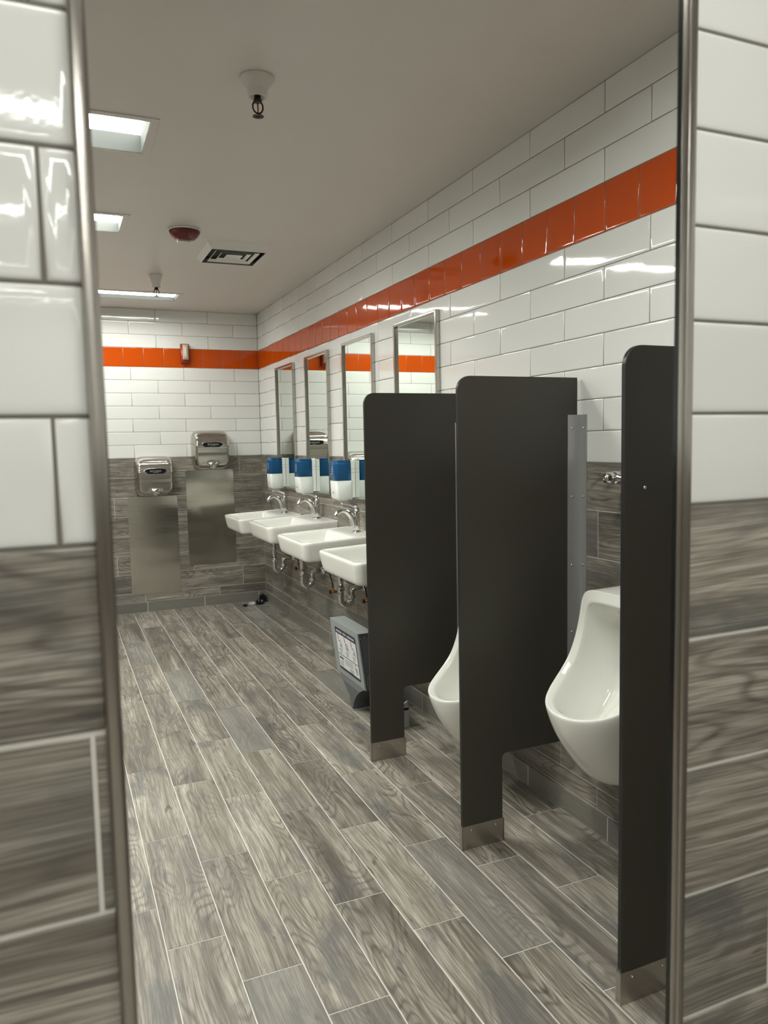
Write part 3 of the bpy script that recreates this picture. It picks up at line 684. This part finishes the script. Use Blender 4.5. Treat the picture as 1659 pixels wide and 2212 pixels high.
# ------------------------------------------------------------------ urinal partitions
def partition():
    t = thing('urinal_partition', (0, 0, 0), 'p', 'partition', 'dark urinal partitions')      # origin: floor point, x = world x, y=0 near face
    x0, xl, x1 = 1.147, 1.298, 1.597; zt, za, zs = 1.524, .298, .02; th = .0127
    def arc(cx_, cz_, r, a0, a1, n=8): return [(cx_+r*math.cos(math.radians(a0+(a1-a0)*i/n)), cz_+r*math.sin(math.radians(a0+(a1-a0)*i/n))) for i in range(n+1)]
    o = [(x0, zs)]+arc(x0+.045, zt-.045, .045, 180, 90)+[(x1, zt), (x1, za)]+arc(xl+.018, za-.018, .018, 90, 180, 5)+[(xl, zs)]
    o = o[::-1]
    mb = MB(); mb.prism(o, 0, th)
    n = len(o)
    for i in range(2, len(mb.mi)): mb.mi[i] = 1
    mb.build('panel', [M['partition'], M['partition_edge']], t, bevel=.001)
    mb = MB()
    mb.box(x0-.003, xl+.004, -.0022, 0, 0, .079); mb.box(x0-.003, xl+.004, th, th+.0022, 0, .079); mb.box(x0-.0035, x0-.0005, -.0022, th+.0022, 0, .079); mb.box(xl+.001, xl+.004, -.0022, th+.0022, 0, .079)
    sh = mb.build('floor_shoe', [M['shoe_steel']], t)
    for x in (x0+.032, xl-.028):
        MB().lathe([(.0035, -.0022), (.0035, -.004), (.0018, -.005)], 12, 'y', c=(x, 0, .062)).build('screw', [M['chrome']], sh)
    mb = MB(); z0, z1 = .428, 1.402
    mb.box(1.5575, W-.0035, -.0030, 0, z0, z1); mb.box(W-.0040, W-.0005, -.036, 0, z0, z1)                       # near angle: on the panel, on the wall
    mb.box(1.5575, W-.0035, th, th+.0030, z0, z1); mb.box(W-.0040, W-.0005, th, th+.036, z0, z1)
    br = mb.build('wall_bracket', [M['aluminium']], t)
    for z in (1.358, 1.131, .902, .674, .46):
        MB().lathe([(.0045, -.003), (.0045, -.0048), (.002, -.0062)], 12, 'y', c=(1.5735, 0, z)).build('screw', [M['chrome']], br)
        MB().lathe([(.0045, -.004), (.0045, -.0058), (.002, -.0072)], 12, 'x', c=(W, -.019, z)).build('screw', [M['chrome']], br)
    return t
P0 = partition(); P0.location = (0, 1.331, 0); P0['label'] = 'dark brown partition nearest the viewer at the right edge, cut off by the mirror frame'
copy_tree(P0, (0, 2.085, 0), 'dark brown partition in the middle, with its wall bracket in view')
copy_tree(P0, (0, 2.858, 0), 'dark brown partition farthest away, beside the grey step stool')
MB().lathe([(.004, -.0005), (.0045, -.002), (.002, -.003)], 12, 'y', c=(1.203, 0, 1.211)).build('screw', [M['chrome']], P0)
# ------------------------------------------------------------------ urinals
def urinal():
    t = thing('urinal', (0, 0, 0), 'u', 'urinal', 'white wall-hung urinals')
    # half loop: (x depth from wall (-), dy, z) relative to lip height
    rimh = [(-.168, 0, .290), (-.172, .09, .290), (-.168, .142, .282), (-.165, .163, .252), (-.166, .170, .205), (-.178, .173, .140), (-.206, .173, .076), (-.252, .168, .028), (-.304, .142, -.002), (-.347, .100, -.018), (-.369, .052, -.025), (-.376, 0, -.027)]
    walh = [(0, 0, .294), (0, .10, .294), (0, .150, .284), (0, .166, .250), (0, .170, .195), (0, .172, .115), (0, .172, .04), (0, .168, -.05), (0, .155, -.14), (0, .125, -.215), (0, .070, -.252), (0, 0, -.258)]
    deep = [(-.060, 0, .205), (-.060, .055, .202), (-.062, .085, .190), (-.064, .098, .17), (-.066, .104, .12), (-.068, .106, .06), (-.075, .104, .0), (-.10, .098, -.05), (-.14, .085, -.095), (-.18, .064, -.118), (-.205, .034, -.128), (-.21, 0, -.130)]
    def full(h): return h+[(x, -y, z) for x, y, z in h[-2:0:-1]]
    n = len(rimh)
    def U(i): j = i if i < n else 2*n-2-i; return j/(n-1)
    Rm, Wl, Dp_ = full(rimh), full(walh), full(deep); N_ = len(Rm)
    def mixl(A, B, k, f=None):
        L = []
        for i, (a, b) in enumerate(zip(A, B)):
            q = [a[c]+(b[c]-a[c])*k for c in range(3)]
            if f: q = f(i, q)
            L.append(tuple(q))
        return L
    def bulge(k):
        def f(i, q):
            u = U(i); g = max(0, (u-.42)/.58); g = g*g*(3-2*g)
            dx, dz = {.25: (-.037, -.060), .5: (-.049, -.118), .75: (-.022, -.095), .92: (-.004, -.062)}[k]
            q[0] += dx*g; q[2] += dz*g
            return q
        return f
    def sc(L, sy, dx, dz):
        cz = .14; return [(x+dx, y*sy, (z-cz)*dz+cz) for x, y, z in L]
    inner = []
    for i, (x, y, z) in enumerate(Rm):
        u = U(i); inner.append((x+.026*max(0, (u-.45)/.55), y*.84, z-(.034 if u < .3 else .034*max(0, 1-(u-.3)/.5))-.002))
    out = [Wl, mixl(Wl, Rm, .25, bulge(.25)), mixl(Wl, Rm, .5, bulge(.5)), mixl(Wl, Rm, .75, bulge(.75)), mixl(Wl, Rm, .92, bulge(.92)), [(x+.002, y*.995, z-.006*(1 if U(i) > .5 else -0)) for i, (x, y, z) in enumerate(Rm)],
           [(x+.004, y*.965, z+(.002 if U(i) > .4 else -.003)) for i, (x, y, z) in enumerate(Rm)], mixl(Rm, inner, .8), inner,
           [(x+.012, y*.97, z-.006) for x, y, z in inner], mixl(inner, Dp_, .35, lambda i, q: [q[0]+.012*(1-U(i)), q[1]*1.06, q[2]-.010]), mixl(inner, Dp_, .7, lambda i, q: [q[0]+.02*(1-U(i)), q[1]*1.08, q[2]-.008]), Dp_,
           [(x*.9, y*.55, (z-.06)*.55+.04) for x, y, z in Dp_], [(-.05, y*.12, (z-.06)*.12+.03) for x, y, z in Dp_]]
    mb = MB(); mb.loft(out); mb.build('bowl', [M['porcelain']], t, sub=2)
    mb = MB(); mb.lathe([(.028, 0), (.028, -.004), (.020, -.006)], 20, 'x', c=(-.058, 0, -.02)); mb.build('drain_grate', [M['chrome']], t)
    return t
u0 = urinal(); u0.location = (W, 1.708, .587); u0['label'] = 'white wall-hung urinal mounted higher, between the nearest and middle partitions'
copy_tree(u0, (W, 2.470, .405), 'white wall-hung urinal mounted lower, between the middle and farthest partitions')
def flush(y, z, label):
    t = thing('flush_valve', (W, y, z), label, 'flush valve', 'chrome flush valves above the urinals')
    MB().lathe([(.034, 0), (.034, -.004), (.028, -.010), (.020, -.014)], 28, 'x').build('wall_flange', [M['chrome']], t)
    mb = MB(); pr = [(.0165, -.010), (.0165, -.034), (.0215, -.036), (.0215, -.046), (.0185, -.048), (.0185, -.052), (.0205, -.054), (.0205, -.072), (.0175, -.074), (.0175, -.078), (.0190, -.080), (.0190, -.090), (.0145, -.096), (.0135, -.100), (.0110, -.101)]
    mb.lathe(pr, 28, 'x'); mb.build('control_stop', [M['chrome']], t)
    MB().lathe([(.008, -.1005), (.008, -.104), (.0045, -.104), (.0035, -.099)], 16, 'x').build('stop_cap', [M['chrome']], t)
    mb = MB(); mb.tube([(-.062, -.018, 0), (-.062, -.10, 0)], .013, 16); mb.build('side_pipe', [M['chrome']], t)
    mb = MB(); mb.lathe([(.018, -.05), (.024, -.045), (.024, .0), (.028, .006), (.028, .03), (.022, .06), (.0, .064)], 24, 'z', c=(-.062, -.128, 0)); mb.build('valve_body', [M['chrome']], t)
    mb = MB(); mb.tube([(-.062, -.128, -.04), (-.062, -.128, -(z-.587-.300) if y < 2 else -(z-.405-.300))], .0125, 16); mb.build('flush_tube', [M['chrome']], t)
flush(1.838, 1.203, 'chrome flush valve above the higher urinal, half hidden by the nearest partition')
flush(2.600, 1.02, 'chrome flush valve above the lower urinal, hidden behind the middle partition')

# ------------------------------------------------------------------ grey step stool
t = thing('step_stool', (1.37, 3.56, 0), 'grey floor-mounted fold-up step stool with an instruction sticker, under the sinks', 'step stool')
Y0, Y1 = 3.362, 3.760
L = lambda x, y, z: (x-1.37, y-3.56, z)
def prism_y(pts, y0, y1, name, mat, bevel=.003, parent=t):
    mb = MB(); mb.prism([(x-1.37, z) for x, z in pts], y0-3.56, y1-3.56); return mb.build(name, [mat], parent, bevel=bevel)
xf = lambda z: 1.2905+(.41-z)*.1215
prism_y([(xf(.41), .41), (xf(.128), .128), (xf(.128)+.016, .120), (xf(.2)+.050, .16), (1.372, .40), (1.366, .41)], Y0+.004, Y1-.004, 'housing', M['dark_grey_paint'], .002)
mb = MB(); mb.add([L(xf(.405)-.004, Y0, .408), L(xf(.405)-.004, Y1, .408), L(xf(.128)-.004, Y1, .126), L(xf(.128)-.004, Y0, .126), L(xf(.405)+.003, Y0, .408), L(xf(.405)+.003, Y1, .408), L(xf(.128)+.006, Y1, .122), L(xf(.128)+.006, Y0, .122)], [(0, 1, 2, 3), (7, 6, 5, 4), (0, 4, 5, 1), (1, 5, 6, 2), (2, 6, 7, 3), (3, 7, 4, 0)])
mb.build('front_panel', [M['grey_paint']], t, bevel=.0015)
mb = MB(); mb.box(1.2865-1.37, 1.370-1.37, Y0-.001-3.56, Y1+.001-3.56, .4085, .4125); mb.build('top_cover', [M['grey_paint']], t, bevel=.0012)
arcp = lambda c, r, a0, a1, n=12: [(c[0]+r*math.cos(math.radians(a0+(a1-a0)*i/n)), c[1]+r*math.sin(math.radians(a0+(a1-a0)*i/n))) for i in range(n+1)]
prism_y(arcp((1.405, .165), .075, 60, 235)+[(1.375, .03), (1.375, 0), (1.450, 0), (1.452, .12)], 3.352, 3.360, 'side_plate', M['dark_grey_paint'], .001)
mb = MB(); mb.loft([[L(xa, ya, z), L(xa, yb, z), L(xb, yb, z), L(xb, ya, z)] for z, xa, xb, ya, yb in ((.004, 1.297, 1.45, 3.470, 3.498), (.034, 1.297, 1.45, 3.462, 3.500), (.060, 1.298, 1.45, 3.447, 3.517), (.090, 1.300, 1.445, 3.420, 3.575), (.112, 1.305, 1.43, 3.395, 3.640), (.127, 1.322, 1.41, 3.375, 3.735), (.150, 1.335, 1.40, 3.372, 3.748))], smooth=False)
mb.build('pedestal', [M['dark_grey_paint']], t, bevel=.0012)
prism_y([(1.385, .004), (1.385, .10), (1.440, .13), (1.447, .10), (1.447, .004)], 3.130, 3.138, 'pedestal', M['grey_paint'], .001)
mb = MB(); mb.box(1.385-1.37, 1.447-1.37, 3.13-3.56, 3.505-3.56, .085, .10); mb.build('cross_bar', [M['dark_grey_paint']], t, bevel=.002)
mb = MB(); mb.box(1.294-1.37, 1.45-1.37, 3.462-3.56, 3.515-3.56, 0, .005); mb.build('floor_flange', [M['grey_paint']], t, bevel=.001)
mb = MB(); mb.lathe([(.009, .005), (.009, .012), (.005, .012), (.005, .026), (.003, .028)], 8, c=L(1.315, 3.482, 0), smooth=False); mb.build('anchor_bolt', [M['chrome']], t)
mb = MB(); [mb.lathe([(.0035, 0), (.0035, -.0015), (.001, -.0022)], 10, 'y', c=L(x, Y0+.004, z)) for x, z in ((1.325, .392), (1.304, .385))]; mb.build('rivet', [M['chrome']], t)
# sticker: local frame with u to the right as seen (towards -y), v up; built flat on the leaning panel
DU, DV = .296, .226
fu = Vector((0, -1, 0)); fv = Vector((-.1215, 0, 1)).normalized(); fn = fu.cross(fv)
if fn.x > 0: fn = -fn
org = Vector(L(xf(.269)-.0043, 3.549, .269))
def flat(polys, mat, name, parent, lift):
    mb = MB()
    for P in polys:
        n = len(P); a = [tuple(org+fu*x+fv*z+fn*lift) for x, z in P]; b = [tuple(org+fu*x+fv*z+fn*(lift-.0004)) for x, z in P]
        mb.add(a+b, [tuple(range(n)), tuple(range(2*n-1, n-1, -1))]+[(i, i+n, (i+1) % n+n, (i+1) % n) for i in range(n)])
    return mb.build(name, [mat], parent)
R4 = lambda x0, x1, z0, z1: [(x0, z0), (x1, z0), (x1, z1), (x0, z1)]
hu, hv = DU/2, DV/2
st = flat([rrect(hu, hv, .010, 4)], M['decal_navy'], 'sticker', t, .0006); st['label'] = 'navy and white instruction sticker'
flat([R4(-hu+.006, hu-.006, -.028, hv-.032), R4(-hu+.006, hu-.006, -hv+.014, -.033)], M['decal_white'], 'white_field', st, .0010)
rnd = random.Random(3)
def scribble(x0, x1, z, h, gap=.0016, lo=.003, hi=.006):
    P = []; x = x0
    while x < x1:
        w_ = rnd.uniform(lo, hi); P.append(R4(x, min(x+w_, x1), z, z+h*rnd.uniform(.8, 1))); x += w_+gap
    return P
bt = scribble(-.13, -.045, hv-.022, .011)+scribble(-.030, .014, hv-.022, .011)+scribble(.030, .128, hv-.022, .011)
flat(bt, M['decal_text'], 'band_lettering', st, .0012)
blk = []
for cx_ in (-.092, .002, .095):
    blk += scribble(cx_-.022, cx_+.022, -.004, .005)+scribble(cx_-.012, cx_+.014, -.013, .003)+scribble(cx_-.016, cx_+.016, -.020, .003)
blk += scribble(-.128, -.070, -.055, .013, .002, .004, .009)+scribble(-.118, -.075, -.068, .004)+scribble(-.124, -.082, -.078, .003)+scribble(-.124, -.080, -.085, .003)+scribble(-.124, -.080, -.092, .003)
for k in range(4): blk += scribble(-.05, .062, -.045-.008*k, .0028)
for k in range(4): blk += scribble(.010, .064, -.080-.006*k, .0025)
flat(blk, M['decal_black'], 'fine_print', st, .0012)
circ = lambda cx_, cz_, rx, rz, n=16: [(cx_+rx*math.cos(2*math.pi*i/n), cz_+rz*math.sin(2*math.pi*i/n)) for i in range(n)]
grey, red, blkf = [], [], []
for cx_ in (-.092, .002, .095):
    grey.append([(cx_-.014, .048), (cx_+.006, .052), (cx_+.022, .040), (cx_+.032, .012), (cx_+.030, .004), (cx_+.020, .010), (cx_-.006, .012), (cx_-.016, .022)])
    red.append([(cx_-.020, .050), (cx_-.010, .052), (cx_-.012, .066), (cx_-.017, .072), (cx_-.024, .068)]); blkf.append(circ(cx_-.018, .0765, .0045, .0048))
    blkf.append(R4(cx_-.014, cx_-.008, .038, .046)); blkf.append(circ(cx_+.004, .022, .004, .004, 8))
grey.append(circ(.112, -.068, .017, .020)); red.append([(.092, -.048), (.102, -.050), (.110, -.066), (.104, -.070), (.094, -.060)]); blkf.append(circ(.094, -.041, .004, .005)); 
[flat([g_], M['decal_grey'], 'sink_pictogram', st, .0012) for g_ in grey]; flat(red, M['decal_red'], 'red_figures', st, .0014); flat(blkf, M['decal_black'], 'black_marks', st, .0016)
flat([circ(cx_-.004, .030, .011, .013) for cx_ in (-.092, .095)], M['decal_white'], 'white_discs', st, .0014)

# ------------------------------------------------------------------ litter in the corner
def crumple(name, loc, sx, sy, sz, mat, label, seed):
    r = random.Random(seed); bm = bmesh.new(); bmesh.ops.create_icosphere(bm, subdivisions=3, radius=1)
    for v in bm.verts:
        k = 1+r.uniform(-.38, .38); v.co = Vector((v.co.x*sx*k, v.co.y*sy*k, max(0, (v.co.z+.75)*sz*k*.7)))
    me = bpy.data.meshes.new(name); bm.to_mesh(me); bm.free(); me.materials.append(mat)
    o = bpy.data.objects.new(name, me); C.objects.link(o); o.location = loc; tag(o, label, 'litter', 'litter in the far corner')
crumple('crumpled_wrapper', (1.445, 6.20, .0005), .030, .020, .020, M['litter_light'], 'pale crumpled scrap, leftmost of the litter by the far wall', 1)
crumple('crumpled_wrapper', (1.385, 6.19, .0005), .018, .018, .012, M['litter_dark'], 'small dark scrap at the left tip of the litter by the far wall', 5)
crumple('crumpled_wrapper', (1.505, 6.21, .0005), .036, .024, .026, M['litter_dark'], 'dark crumpled foil in the middle of the litter in the far corner', 2)
crumple('crumpled_wrapper', (1.560, 6.30, .0005), .030, .030, .050, M['litter_dark'], 'dark foil pushed up against the base tiles in the far corner', 3)
crumple('crumpled_wrapper', (1.548, 6.10, .0005), .020, .016, .008, M['disp_grey'], 'flat grey scrap on the floor nearest the viewer in the far corner', 4)
